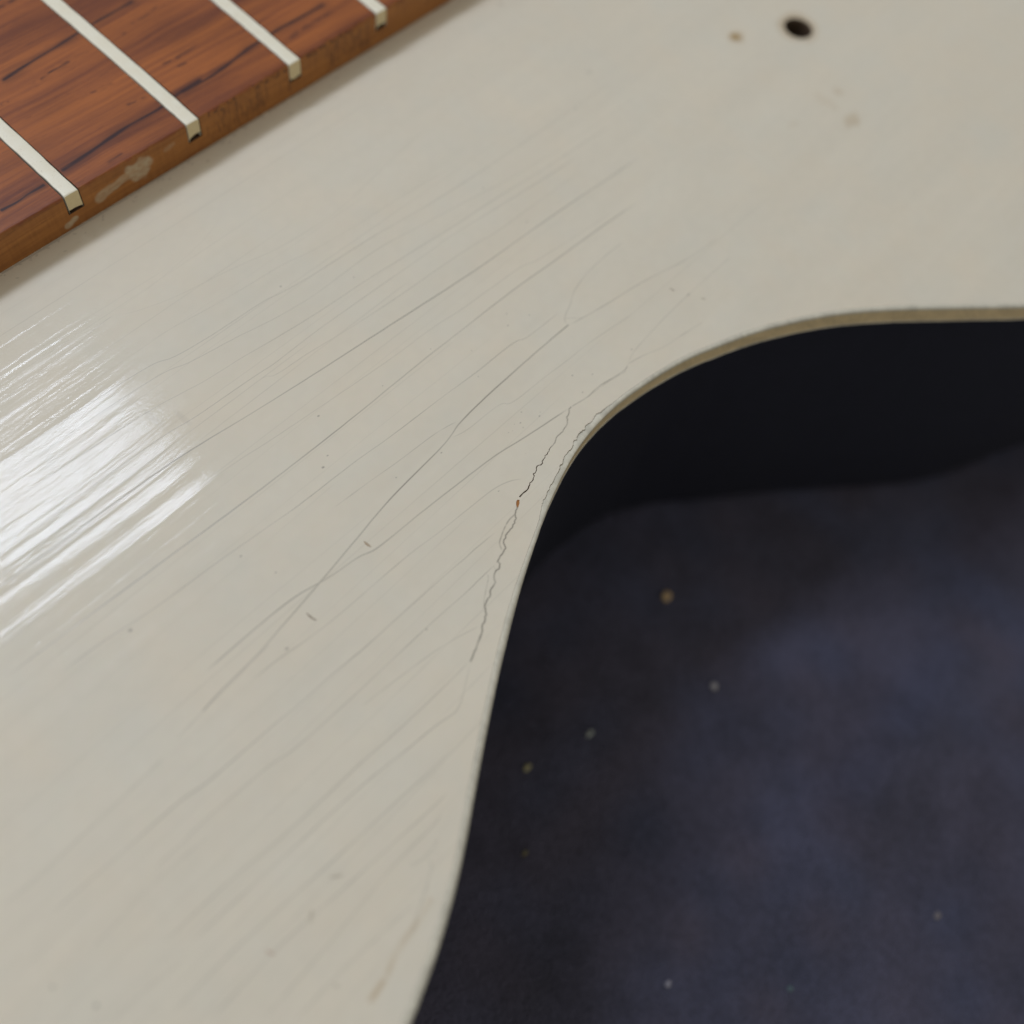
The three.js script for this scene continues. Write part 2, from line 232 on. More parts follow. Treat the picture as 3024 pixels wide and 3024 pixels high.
{
  const n = 4200, pts = outlineCurve.getSpacedPoints(n);
  for (let i = 0; i <= n; i++) {
    const a = pts[Math.max(0, i - 6)], b = pts[Math.min(n, i + 6)], tx = b.x - a.x, tz = b.z - a.z, l = Math.hypot(tx, tz);
    let nx = tz / l, nz = -tx / l;                 // outwards, into the cutaway
    const s = i * 0.1;
    const x = pts[i].x, chip = sstep(x, 3.5, 7) * (1 - sstep(x, 20.5, 25)), low = 1 - sstep(x, -30, -18);
    const jag = noise(s * 0.7, 0, 31) * 0.45 + noise(s * 2.2, 0, 32) * 0.4 + Math.sign(noise(s * 1.9, 4, 33)) * 0.22 + noise(s * 6, 5, 33) * 0.2;
    const horn = 1 - sstep(x, -10, 5), inset = 0.5 + 0.4 * horn + chip * (0.3 + 0.22 * jag) + low * 0.07 * noise(s * 0.9, 1, 34) + 0.02 * noise(s * 0.6, 2, 35);
    EDGE.push({ x, z: pts[i].z, nx, nz, chip, inset, deep: 0.42 + 0.5 * horn, drop: 0.004 + 0.17 * chip * (0.7 + 0.3 * noise(s, 7, 36)) });
  }
}
const off = (e, inward, y) => [e.x - e.nx * inward, y, e.z - e.nz * inward];

// ---- the split near the edge: a real groove through the finish
const SPLIT = [[12.71, -3.90, 0.03], [11.85, -3.59, 0.045], [10.92, -3.44, 0.05], [10.21, -3.18, 0.055], [9.23, -3.27, 0.055], [8.86, -2.94, 0.05], [8.17, -2.84, 0.06], [7.88, -2.44, 0.055], [6.99, -2.30, 0.05], [6.15, -1.98, 0.07], [5.37, -2.02, 0.09], [4.66, -1.98, 0.07]];
function splitLine() {
  const c = new THREE.CatmullRomCurve3(SPLIT.map((p) => new THREE.Vector3(p[0], p[2] * 10, p[1])), false, 'centripetal'), n = 90, pts = c.getSpacedPoints(n);
  return pts.map((p, i) => {
    const a = pts[Math.max(0, i - 1)], b = pts[Math.min(n, i + 1)], l = Math.hypot(b.x - a.x, b.z - a.z), nx = (b.z - a.z) / l, nz = -(b.x - a.x) / l;
    const w = 0.10 * noise(i * 0.33, 0, 41) * sstep(i, 0, 8) * (1 - sstep(i, 62, 74)) + 0.045 * noise(i * 0.7, 0, 42) * (1 - sstep(i, 62, 74));
    return { x: p.x + nx * w, z: p.z + nz * w, nx, nz, half: 0.008 + p.y / 10 * (0.95 + 0.3 * noise(i * 0.5, 2, 43)) };
  });
}
const split = splitLine();
const splitRim = [...split.map((p) => [p.x + p.nx * p.half, p.z + p.nz * p.half]), ...split.slice().reverse().map((p) => [p.x - p.nx * p.half, p.z - p.nz * p.half])];
const chipRim = [], CHIP = [3.88, -1.54];
for (let i = 0; i < 22; i++) {
  const a = i / 22 * Math.PI * 2, r = 0.85 + 0.25 * noise(i * 0.9, 1, 44), u = 0.62 * Math.cos(a) * r, v = 0.24 * Math.sin(a) * r;
  chipRim.push([CHIP[0] + u * 0.83 - v * 0.56 * -1, CHIP[1] - u * 0.56 + v * 0.83]);
}
const HOLE = [104.45, -27.95, 2.5], holeRim = [];
for (let i = 0; i < 48; i++) holeRim.push([HOLE[0] + HOLE[2] * Math.cos(i / 48 * 2 * Math.PI), HOLE[1] + HOLE[2] * Math.sin(i / 48 * 2 * Math.PI)]);

// ---- the front: one flat sheet of finish, open at the screw hole, the split and the chip
{
  const v2 = (q) => q.map((p) => new THREE.Vector2(p[0], p[1]));
  const rim = EDGE.map((e) => { const p = off(e, e.inset, 0); return [p[0], p[2]]; });
  const contour = v2([...rim, [-150, -230], [215, -230]]), holes = [v2(holeRim), v2(splitRim), v2(chipRim)];
  const faces = THREE.ShapeUtils.triangulateShape(contour, holes), all = [contour, ...holes].flat();
  const pos = [], tex = [], idx = [];
  for (const p of all) { pos.push(p.x * MM, 0, p.y * MM); tex.push(...bodyUV(p.x, 0, p.y)); }
  for (const [a, b, c] of faces) {
    const A = all[a], B = all[b], C = all[c], up = (B.y - A.y) * (C.x - A.x) - (B.x - A.x) * (C.y - A.y);
    up > 0 ? idx.push(a, b, c) : idx.push(a, c, b);
  }
  const g = new THREE.BufferGeometry();
  g.setAttribute('position', new THREE.Float32BufferAttribute(pos, 3));
  g.setAttribute('normal', new THREE.Float32BufferAttribute(all.flatMap(() => [0, 1, 0]), 3));
  g.setAttribute('uv', new THREE.Float32BufferAttribute(tex, 2));
  g.setIndex(idx);
  tag(part('body_front', g, finishMat, guitar), 'glossy off-white front with long fine cracks along the grain');
}
const flatUV = (x, y, z) => [x / 20, (z + y) / 20];
const plain = (name, r, g, b, rough, extra = {}) => { const m = new THREE.MeshPhysicalMaterial({ roughness: rough, ...extra }); m.color.setRGB(r, g, b); m.name = name; return m; };
// small seamless mottling, shared by the plain materials
const speckle = (() => {
  const n = 256, d = new Uint8Array(n * n * 4);
  for (let j = 0; j < n; j++) for (let i = 0; i < n; i++) {
    const q = 0.86 + 0.09 * noise(i / 5, j / 5, 51) + 0.07 * noise(i / 21, j / 21, 52) + 0.05 * noise(i / 1.7, j / 1.7, 53);
    for (let k = 0; k < 3; k++) d[(j * n + i) * 4 + k] = 255 * clamp(q, 0, 1);
    d[(j * n + i) * 4 + 3] = 255;
  }
  return dataTexture(d, n, n);
})();
const grimeMat = plain('grime in the split', 0.13, 0.08, 0.045, 0.85, { map: speckle });
const rawWoodMat = plain('bare orange wood', 0.50, 0.21, 0.05, 0.7, { map: speckle });
const lipMat = plain('finish under the broken rim', 0.74, 0.70, 0.58, 0.4, { map: speckle, bumpMap: speckle, bumpScale: 0.0001 });
const bandMat = plain('yellowed edge layer', 0.88, 0.69, 0.39, 0.5, { map: speckle, bumpMap: speckle, bumpScale: 0.00006 });
const sideMat = plain('blue-black side finish', 0.010, 0.011, 0.020, 0.55, { map: speckle });
const holeMat = plain('dark wood in the hole', 0.07, 0.04, 0.02, 0.8, { map: speckle });

// walls and floor of the split, the chip with bare wood and the screw hole
const splitFloor = [split.map((p) => [p.x + p.nx * p.half, 0, p.z + p.nz * p.half]), split.map((p) => [p.x, -0.22, p.z]), split.map((p) => [p.x - p.nx * p.half, 0, p.z - p.nz * p.half])];
part('split_groove', sheet(splitFloor, flatUV), grimeMat, guitar);
const bowl = (rim, cx, cz, steps) => steps.map(([k, y]) => [...rim, rim[0]].map((p) => [cx + (p[0] - cx) * k, y, cz + (p[1] - cz) * k]));
tag(part('paint_chip', sheet(bowl(chipRim, ...CHIP, [[1, 0], [0.9, -0.09], [0.55, -0.12], [0.02, -0.1]]), flatUV), rawWoodMat, guitar), 'tiny chip showing orange wood at the end of the split');
const hole = part('screw_hole', sheet(bowl(holeRim, HOLE[0], HOLE[1], [[1, 0], [0.93, -0.35], [0.9, -0.5], [0.88, -14], [0.02, -15]]), flatUV), holeMat, guitar);
tag(hole, 'dark open screw hole with a stained rim');
const plug = [];
for (let j = 0; j < 4; j++) { const r = []; for (let i = 0; i <= 24; i++) { const a = i / 24 * Math.PI * 2, q = [0.78, 0.66, 0.4, 0.01][j] * (1 + 0.15 * noise(i % 24, j, 45)); r.push([93.84 + Math.cos(a) * q, [0.004, 0.05, 0.07, 0.06][j], -33.7 + Math.sin(a) * q]); } plug.push(r); }
tag(part('filled_hole', sheet(plug, flatUV), plain('old wood filler', 0.47, 0.33, 0.16, 0.7, { map: speckle }), guitar), 'small tan filled hole beside the screw hole');

// ---- the edge: broken rim, rounded lip, yellowed layer, bead of paint, dark side
const ARC = [0.12, 0.26, 0.42, 0.58, 0.74, 0.88, 1];
const rimRow = EDGE.map((e) => off(e, e.inset, 0)), shelfRow = EDGE.map((e) => off(e, e.inset - 0.03, -e.drop));
part('broken_rim', sheet([rimRow, shelfRow], flatUV), plain('broken finish edge', 0.16, 0.10, 0.055, 0.7, { map: speckle }), guitar);
const lipRows = [shelfRow, ...ARC.map((q) => EDGE.map((e) => { const t = q * Math.PI / 2; return off(e, (e.inset - 0.03) * (1 - Math.sin(t)), -e.drop - (e.deep - e.drop) * (1 - Math.cos(t))); })), EDGE.map((e) => off(e, 0, -e.deep - 0.15))];
tag(part('edge_lip', sheet(lipRows, flatUV), lipMat, guitar), 'rounded off-white lip along the cutaway');
const bandRows = [0, 0.35, 0.7, 1].map((q) => EDGE.map((e, i) => off(e, 0.02 + 0.03 * noise(i * 0.03, q * 7, 61), lerp(-e.deep - 0.15, -3.1, q))));
tag(part('edge_layer', sheet(bandRows, flatUV), bandMat, guitar), 'yellowed layer below the white lip');
const beadRows = [[0.03, -3.1], [-0.05, -3.16], [-0.05, -3.26], [0.12, -3.32]].map(([q, y]) => EDGE.map((e, i) => off(e, q + 0.02 * noise(i * 0.08, 1, 62), y + 0.03 * noise(i * 0.06, 2, 62))));
part('paint_bead', sheet(beadRows, flatUV), lipMat, guitar);
const sideRows = [[0.14, -3.3], [0.16, -6], [0.16, -20], [0.16, -36], [0.16, -48], [0.6, -50.2], [1.8, -51.6], [3.4, -52]].map(([q, y]) => EDGE.map((e) => off(e, q - 4.2 * sstep(-y, 3, 50) * sstep(e.x, 36, 60) * (1 - sstep(e.x, 84, 116)), y)));
sideRows.push(EDGE.map((e) => [e.x, -52, -230]));
tag(part('body_side', sheet(sideRows, (x, y, z, j, i) => [i / 160, y / 20]), sideMat, guitar), 'blue-black painted side of the body');

// ---- fretboard -------------------------------------------------------------------------------------------
const FZ = -68.95, FH = 5.49, FWIDTH = 62, SLOTY = 2.45;
const boardTop = (d) => FH + 0.05 * d - d * d / 1240;
const WX0 = -70, WW = 200, WS = 70, WN = 2048, WM = 1024;
const woodShade = new Float32Array(WN * WM), woodPale = new Float32Array(WN * WM), woodDent = new Float32Array(WN * WM);
function onWood(pts, reach, visit) {               // pts [x, s]: s runs up the side (0 to 5.5) and on across the top
  for (let i = 1; i < pts.length; i++) {
    const [ax, as] = pts[i - 1], [bx, bs] = pts[i], dx = bx - ax, ds = bs - as, L2 = dx * dx + ds * ds || 1e-9;
    const u0 = Math.max(0, Math.floor((Math.min(ax, bx) - reach - WX0) / WW * WN)), u1 = Math.min(WN - 1, Math.ceil((Math.max(ax, bx) + reach - WX0) / WW * WN));
    const v0 = Math.max(0, Math.floor((Math.min(as, bs) - reach) / WS * WM)), v1 = Math.min(WM - 1, Math.ceil((Math.max(as, bs) + reach) / WS * WM));
    for (let v = v0; v <= v1; v++) for (let u = u0; u <= u1; u++) {
      const x = WX0 + (u + 0.5) * WW / WN, s = (v + 0.5) * WS / WM, t = clamp(((x - ax) * dx + (s - as) * ds) / L2, 0, 1);
      const d = Math.hypot(x - ax - t * dx, s - as - t * ds);
      if (d < reach) visit(v * WN + u, d, (i - 1 + t) / (pts.length - 1), x, s);
    }
  }
}
function streak(a, pts) {                          // a dark growth line in the top; pts [x, distance from the front edge]
  const k0 = Math.floor(rnd() * 1e5), line = smoothLine(pts.map((p) => [p[0], p[1] + 5.5]), 0.6);
  onWood(line, 1.4, (k, d, t, x, s) => {
    const w = (a > 0.9 ? 0.36 : 0.12 + 0.16 * a) * (0.8 + 0.35 * noise(x / 3, 0, k0)), brk = a > 0.9 ? 1 : sstep(noise(x / 0.7, s / 0.35, k0 + 1), -0.6, 0.3);
    const q = Math.max((1.05 + 0.3 * noise(x / 1.6, s / 0.12, k0 + 2)) * Math.exp(-Math.pow(d / w, 2)), (0.44 + 0.2 * noise(x / 5, s / 0.2, k0 + 3)) * Math.exp(-Math.pow(d / (w * 2.6), 2)));
    woodShade[k] = Math.max(woodShade[k], Math.min(1, 0.35 + a) * brk * q * (a > 0.9 ? 1 : 0.8) * sstep(t, 0, a > 0.9 ? 0.03 : 0.12) * (1 - sstep(t, a > 0.9 ? 0.97 : 0.86, 1)));
  });
}
streak(1.0, [ [-2.4, 20.3], [3.4, 21.0], [7.5, 21.3], [11.2, 21.7], [13.7, 21.9], [17.9, 22.1], [20.8, 22.3] ]);
streak(0.8, [ [-0.5, 16.8], [2.5, 17.8], [7.4, 18.1], [10.0, 18.0] ]);
streak(0.5, [ [4.3, 12.0], [6.7, 11.6], [8.7, 11.7] ]);
streak(1.0, [ [-6.1, 3.5], [-0.4, 3.9], [5.0, 4.4], [10.7, 4.4], [14.0, 4.9], [18.3, 5.1] ]);
streak(1.0, [ [13.7, 4.9], [19.2, 4.7], [26.2, 5.6], [28.9, 5.8], [32.1, 6.0], [36.3, 5.9], [41.8, 5.9] ]);
streak(1.0, [ [-15.1, 2.9], [-13.0, 2.8], [-10.5, 3.0], [-8.5, 3.0] ]);
streak(0.6, [ [7.2, 7.4], [10.8, 7.0] ]);
streak(0.5, [ [15.3, 10.3], [18.4, 10.2], [22.3, 10.5] ]);
streak(0.4, [ [16.9, 8.8], [18.7, 8.6] ]);
streak(0.4, [ [17.2, 18.8], [20.3, 19.0], [22.6, 19.6] ]);
streak(0.5, [ [32.2, 3.7], [35.2, 4.0], [41.6, 4.2] ]);
streak(0.3, [ [-4.8, 17.0], [-3.5, 16.8] ]);
streak(0.4, [ [-1.0, 1.1], [2.5, 1.3] ]);
streak(0.3, [ [13.9, 17.7], [16.0, 18.1] ]);
for (let i = 0; i < 26; i++) {                     // more of them farther in and along, out of the traced part
  const x = -70 + rnd() * 150, d = rnd() < 0.5 ? 24 + rnd() * 36 : 2 + rnd() * 58, l = 8 + rnd() * 40;
  if (d < 24 && x < 44) continue;
  streak(0.4 + 0.7 * rnd(), [[x, d], [x + l * 0.5, d + (rnd() - 0.5) * 1.2], [x + l, d + (rnd() - 0.5) * 2]]);
}
for (let i = 0; i < 1500; i++) {                   // open pores: short dark dashes along the grain
  const x = -70 + rnd() * 195, s = rnd() * 69, l = 0.5 + 2.2 * rnd() * rnd(), a = 0.12 + 0.3 * rnd() * rnd();
  onWood([[x, s], [x + l, s + (rnd() - 0.5) * 0.15]], 0.12, (k, d) => { const q = 1 - sstep(d, 0.02, 0.1); woodShade[k] = Math.max(woodShade[k], a * q); woodDent[k] = Math.max(woodDent[k], a * q); });
}
for (let i = 0; i < 240; i++) {                    // torn upright fibres in the side where the edge was filed
  const near = rnd(), x = near < 0.4 ? 16 + rnd() * 9 : near < 0.8 ? 36 + rnd() * 9 : 12 + rnd() * 60, s = 0.4 + rnd() * 3.6, l = 0.4 + 1.5 * rnd(), a = 0.25 + 0.55 * rnd() * rnd();
  onWood([[x, s], [x + (rnd() - 0.5) * 0.12, Math.min(5, s + l)]], 0.16, (k, d) => { const q = 1 - sstep(d, 0.03, 0.13); woodShade[k] = Math.max(woodShade[k], a * q); woodDent[k] = Math.max(woodDent[k], a * q * 1.4); });
}
for (let i = 0; i < 90; i++) {                     // worn, pitted arris
  const x = 14 + rnd() * 70, s = 4.7 + rnd() * 0.8, r = 0.08 + 0.2 * rnd();
  onWood([[x, s], [x + 0.4 * rnd(), s + 0.1]], r * 1.5, (k, d) => { const q = 1 - sstep(d, r * 0.3, r * 1.3); woodShade[k] = Math.max(woodShade[k], 0.6 * q); woodDent[k] = Math.max(woodDent[k], q); });
}
// pale smears of filler and glue on the side
const smear = (pts, r, a, k0) => onWood(pts, r * 1.6, (k, d, t, x, s) => { const q = 1 - sstep(d + r * 0.3 * noise(x / 1.1, s / 0.8, k0), r * 0.5, r * 1.05); woodPale[k] = Math.max(woodPale[k], a * q * (0.85 + 0.25 * noise(x / 0.5, s / 0.3, k0 + 1))); });
smear([[1.6, 3.5], [3.2, 3.5], [4.2, 3.3]], 1.2, 0.8, 71); smear([[2.2, 2.2], [3.4, 2.1]], 1.0, 0.75, 72); smear([[-3.4, 2.2], [-1.5, 2.7], [0.6, 3.0]], 0.95, 0.62, 73); smear([[-8.9, 1.0], [-7.7, 1.25]], 0.55, 0.75, 74); smear([[7.2, 3.6], [8.6, 3.8]], 0.4, 0.25, 75);
const woodData = new Uint8Array(WN * WM * 4), woodRelief = new Float32Array(WN * WM * 4);
for (let v = 0; v < WM; v++) for (let u = 0; u < WN; u++) {
  const k = v * WN + u, x = WX0 + (u + 0.5) * WW / WN, s = (v + 0.5) * WS / WM, side = 1 - sstep(s + 0.25 * noise(x / 0.9, 0, 83), 5.0, 5.7);
  const b = s + 0.9 * noise(x / 30, s / 12, 80) + 0.12 * noise(x / 5, s / 3, 86);
  const f = 0.5 + 0.30 * noise(x / 38, b / 1.9, 81) + 0.22 * noise(x / 16, b / 0.55, 82) + 0.16 * noise(x / 6, b / 0.2, 84) + 0.08 * noise(x / 3, b / 0.1, 85) + 0.05 * noise(x / 0.7, b / 0.15, 79), blot = noise(x / 7, s / 4.5, 87);
  let c = [0, 1, 2].map((i) => lerp([0.150, 0.045, 0.026][i], [0.39, 0.124, 0.035][i], clamp(f, 0, 1)) * (1 + 0.10 * blot));
  const sidec = [0, 1, 2].map((i) => lerp([0.22, 0.082, 0.024][i], [0.42, 0.172, 0.045][i], clamp(f + 0.12 * noise(x / 0.25, s / 3, 88), 0, 1)));
  c = c.map((q, i) => lerp(q, sidec[i], side));
  c = c.map((q, i) => lerp(q, [0.52, 0.42, 0.28][i], woodPale[k]));
  c = c.map((q, i) => lerp(q, [0.034, 0.017, 0.021][i], Math.min(0.95, woodShade[k])));
  for (let i = 0; i < 3; i++) woodData[k * 4 + i] = toSRGB(c[i]);
  woodData[k * 4 + 3] = 255;
  const h = 0.5 - 0.035 * woodDent[k] + 0.004 * noise(x / 3, b / 0.3, 89) + 0.0025 * noise(x / 0.5, s / 0.2, 90) + 0.012 * side * noise(x / 0.5, s / 1.2, 91);
  woodRelief[k * 4] = woodRelief[k * 4 + 1] = woodRelief[k * 4 + 2] = h; woodRelief[k * 4 + 3] = 1;
}
const boardMat = new THREE.MeshPhysicalMaterial({ map: dataTexture(woodData, WN, WM, true), bumpMap: dataTexture(woodRelief, WN, WM), bumpScale: 0.001, roughness: 0.4, ior: 1.45, specularIntensity: 0.5 });
boardMat.name = 'oiled reddish brown wood';
const slotMat = plain('dark sawn slot', 0.085, 0.042, 0.022, 0.85, { map: speckle });

const FRETX = [-52.9, -29.2, -8.07, 11.09, 29.17, 46.23, 62.33, 77.53], STRIPW = 2.0;
const GAPL = 0.2, GAPR = 0.1;
const woodUV = (x, s) => [(x - WX0) / WW, s / WS];
// profile of the board across its width from SLOTY up: [distance in, height, texture s]
function boardProfile(x) {
  const worn = 0.25 + 0.5 * sstep(x, 13, 20) * (0.5 + 0.5 * noise(x * 1.3, 0, 95)) + 0.06 * noise(x * 2, 3, 95), r = [];
  r.push([0, SLOTY, SLOTY], [0.02 * noise(x * 2, 1, 96), 3.6, 3.6], [0, FH - worn, FH - worn], [worn * 0.28, FH - worn * 0.3, FH - worn * 0.35]);
  for (const d of [worn * 0.85, 1.4, 2.5, 4, 7, 11, 16, 22, 30, 40, 50, 58, 62]) r.push([d, boardTop(d), FH + d]);
  r.push([62, SLOTY, FH + 66]);
  return r;
}
const board = new THREE.Group();
board.name = 'fretboard';
guitar.add(board);
tag(board, 'reddish brown wooden fretboard with dark growth lines');
{
  const pieces = [], cuts = [];
  const ends = [-70, ...FRETX.flatMap((x) => [x - GAPL, x + STRIPW + GAPR]), 128];
  for (let i = 0; i < ends.length; i += 2) {
    const x0 = ends[i], x1 = ends[i + 1], n = Math.max(6, Math.ceil((x1 - x0) / 0.4)), rows = [];
    for (let j = 0; j <= n; j++) { const x = lerp(x0, x1, j / n); rows.push(boardProfile(x).map(([d, y, s]) => [x + (j === 0 || j === n ? 0.05 * noise(d * 1.3, i, 97) : 0), y, FZ - d, s])); }
    pieces.push(sheet(rows, (x, y, z, jj, ii) => woodUV(x, rows[jj][ii][3]), true));
    for (const j of [0, n]) {                       // sawn ends of the piece, the walls of the slots
      const top = rows[j].slice(0, -1), foot = top.map((p) => [p[0], SLOTY, p[2]]);
      cuts.push(sheet([top, foot], flatUV, j === 0));
    }
  }
  const base = [], n = 60;
  for (let j = 0; j <= n; j++) { const x = lerp(-70, 128, j / n); base.push([[x, 0.03, FZ + 0.02], [x, 0.03, FZ], [x, SLOTY, FZ], [x, SLOTY, FZ - 62]]); }
  pieces.push(sheet(base.map((r) => r.slice(1, 3)), (x, y) => woodUV(x, y), true));
  part('board_wood', mergeGeometries(pieces), boardMat, board);
  cuts.push(sheet(base.map((r) => r.slice(2)), flatUV, true));
  part('slot_walls', mergeGeometries(cuts), slotMat, board);
}
// ---- pale strips set in the slots
const boneMap = (() => {
  const w = 256, h = 512, d = new Uint8Array(w * h * 4);
  for (let j = 0; j < h; j++) for (let i = 0; i < w; i++) {
    const a = 0.5 + 0.3 * noise(i / 30, j / 40, 101) + 0.2 * noise(i / 9, j / 4, 102) + 0.1 * noise(i / 3, j / 2, 103), pit = sstep(noise(i / 3.2, j / 5, 104), 0.86, 0.95);
    const c = [0, 1, 2].map((k) => lerp(lerp([0.82, 0.75, 0.58][k], [0.87, 0.825, 0.68][k], clamp(a, 0, 1)), [0.3, 0.24, 0.15][k], pit * 0.6));
    for (let k = 0; k < 3; k++) d[(j * w + i) * 4 + k] = toSRGB(c[k]);
    d[(j * w + i) * 4 + 3] = 255;
  }
  return dataTexture(d, w, h, true);
})();
const boneMat = new THREE.MeshPhysicalMaterial({ map: boneMap, roughness: 0.36, ior: 1.5 }), boneEndMat = new THREE.MeshPhysicalMaterial({ map: boneMap, roughness: 0.7 });
boneMat.name = 'cream bone strip'; boneEndMat.name = 'sawn bone end'; boneEndMat.color.setRGB(0.82, 0.72, 0.52);
const stripName = (i) => (i ? 'inlay_strip_' + String(i).padStart(3, '0') : 'inlay_strip');
FRETX.forEach((fx, i) => {
  const jag = [[3.2, 3.1, 3.1, 3.05, 3.0], [3.2, 3.1, 3.1, 3.05, 3.0], [3.1, 3.15, 3.05, 2.95, 2.9], [2.75, 3.05, 3.35, 3.4, 3.45], [3.3, 2.9, 2.8, 3.1, 3.3], [2.9, 3.2, 3.35, 3.3, 3.5], [3, 3, 3.1, 3, 3], [3, 3, 3, 3, 3]][i];
  const rows = [], n = 60;
  for (let j = 0; j <= n; j++) {
    const d = -0.04 + Math.pow(j / n, 1.6) * 62, top = boardTop(Math.max(0, d)) + 0.05 - (j === 0 ? 0.09 : 0), wl = 0.05 * noise(d * 0.8, i, 111) + 0.02 * noise(d * 3, i, 113), wr = 0.04 * noise(d * 0.7, i, 112), z = FZ - d, x0 = fx + wl, x1 = fx + STRIPW + wr;
    rows.push([[x0, SLOTY + 0.02, z], [x0, top - 0.16, z], [x0 + 0.05, top - 0.04, z], [x0 + 0.14, top, z], [lerp(x0, x1, 0.5), top + 0.02, z], [x1 - 0.14, top, z], [x1 - 0.05, top - 0.04, z], [x1, top - 0.16, z], [x1, SLOTY + 0.02, z]]);
  }
  rows[0][0][1] = jag[0]; rows[0][8][1] = jag[4];
  const bar = sheet(rows, (x, y, z) => [(x - fx + y) / 6 + i * 0.31, (FZ - z) / 14 + i * 0.47], true);
  const T = rows[0].slice(1, 8), foot = T.map((p, k) => [p[0], k === 0 ? jag[0] : k === 6 ? jag[4] : lerp(jag[Math.floor(k / 6 * 4)], jag[Math.min(4, Math.floor(k / 6 * 4) + 1)], (k / 6 * 4) % 1) + 0.1 * noise(k * 1.7, i, 114), p[2]]);
  const mid = T.map((p, k) => [p[0], lerp(p[1], foot[k][1], 0.5), p[2] - 0.05 * noise(k, i, 115) - 0.04]);
  part(stripName(i), mergeGeometries([bar, sheet([T, mid, foot], (x, y, z) => [(x - fx) / 3 + i * 0.2, y / 3], false)], true), [boneMat, boneEndMat], board);
});

// ================================================================ the cloth below
{
  const n = 220, x0 = -420, x1 = 480, z0 = -380, z1 = 520, rows = [];
  const folds = [[61.4, 63.9, 12.9, 64.4, 5, 3.4],  [60, 100, 120, 66, 4, 1.6], [-20, 44, 30, 62, 4, 1.2], [25, 90, 60, 140, 6, 2.2], [80, 60, 160, 52, 6, 2.5]];
  for (let j = 0; j <= n; j++) {
    const r = [], z = lerp(z0, z1, j / n);
    for (let i = 0; i <= n; i++) {
      const x = lerp(x0, x1, i / n), away = sstep(z, 22, 60);
      let y = -52.3 + 0.35 * noise(x / 18, z / 18, 121);
      for (const [ax, az, bx, bz, w, h] of folds) {
        const dx = bx - ax, dz = bz - az, t = clamp(((x - ax) * dx + (z - az) * dz) / (dx * dx + dz * dz), 0, 1), d = Math.hypot(x - ax - t * dx, z - az - t * dz);
        y += away * h * Math.exp(-Math.pow(d / w, 2)) * (0.4 + 0.6 * Math.sin(Math.PI * clamp(t, 0.08, 0.92)));
      }
      r.push([x, y, z]);
    }
    rows.push(r);
  }
  const N = 1024, d = new Uint8Array(N * N * 4), hgt = new Float32Array(N * N * 4);
  for (let j = 0; j < N; j++) for (let i = 0; i < N; i++) {
    const k = (j * N + i) * 4, q = 1 + 0.2 * noise(i / 110, j / 110, 131) + 0.12 * noise(i / 34, j / 34, 132) + 0.12 * noise(i / 7, j / 7, 133) + 0.2 * noise(i / 1.5, j / 1.5, 134), tint = noise(i / 60, j / 60, 135);
    const c = [0.048 * q * (1 + 0.08 * tint), 0.046 * q, 0.072 * q * (1 - 0.06 * tint)];
    for (let m = 0; m < 3; m++) d[k + m] = toSRGB(c[m]);
    d[k + 3] = 255;
    hgt[k] = hgt[k + 1] = hgt[k + 2] = 0.5 + 0.12 * noise(i / 2.2, j / 2.2, 136) + 0.08 * noise(i / 1.1, j / 1.1, 137); hgt[k + 3] = 1;
  }
  const clothMat = new THREE.MeshPhysicalMaterial({ map: dataTexture(d, N, N, true), bumpMap: dataTexture(hgt, N, N), bumpScale: 0.001, roughness: 0.95, sheen: 0.4, sheenRoughness: 0.6 });
  clothMat.sheenColor.setRGB(0.25, 0.25, 0.32); clothMat.name = 'dark navy napped cloth';
  const cloth = part('cloth', sheet(rows, (x, y, z) => [x / 130, z / 130]), clothMat, scene);
  tag(cloth, 'dark navy napped cloth spread under the guitar', null, null, 'structure');
}
// lint and a crumb on the cloth, dust flakes on the front
function crumb(name, label, category, x, z, r, rgb, group) {
  const g = new THREE.IcosahedronGeometry(r * MM, 2), p = g.attributes.position, v = new THREE.Vector3();
  for (let i = 0; i < p.count; i++) { v.fromBufferAttribute(p, i); const q = 1 + 0.35 * noise(v.x * 900 / r + 7, v.y * 900 / r + v.z * 700 / r, Math.floor(x * 10) & 255); p.setXYZ(i, v.x * q * 1.15, v.y * q * 0.7, v.z * q * 0.9); }
  g.computeVertexNormals();
  const m = part(name, g, plain(category + ' ' + label.slice(0, 12), ...rgb, 0.85), scene);
  m.position.set(x * MM, (-52.2 + r * 0.4) * MM, z * MM);
  return tag(m, label, category, group);
}
crumb('crumb', 'tan-brown crumb lying on the dark cloth below the cutaway bend', 'crumb', 33.3, 17.1, 0.85, [0.46, 0.32, 0.17]);
crumb('lint', 'pale grey bit of lint at the middle of the cloth, right of the shadow edge', 'lint', 26.5, 33.2, 0.6, [0.30, 0.28, 0.28], 'bits of lint on the cloth');
crumb('lint_001', 'grey bit of lint on the shaded cloth nearest the middle of the body edge', 'lint', 5.3, 22.8, 0.6, [0.28, 0.30, 0.28], 'bits of lint on the cloth');
crumb('lint_002', 'olive bit of lint on the shaded cloth close beside the body edge', 'lint', -5.8, 19.0, 0.55, [0.32, 0.29, 0.16], 'bits of lint on the cloth');
crumb('lint_003', 'pale bit of lint on the lit cloth near the bottom edge of the photo', 'lint', -15.1, 55.4, 0.5, [0.22, 0.21, 0.25], 'bits of lint on the cloth');
crumb('lint_004', 'brownish bit of lint on the lit cloth far to the lower right', 'lint', 22.1, 81.8, 0.5, [0.15, 0.13, 0.13], 'bits of lint on the cloth');
crumb('lint_005', 'faint greenish bit of lint at the bottom of the cloth, right of the pale one', 'lint', -2.8, 69.8, 0.45, [0.07, 0.10, 0.11], 'bits of lint on the cloth');
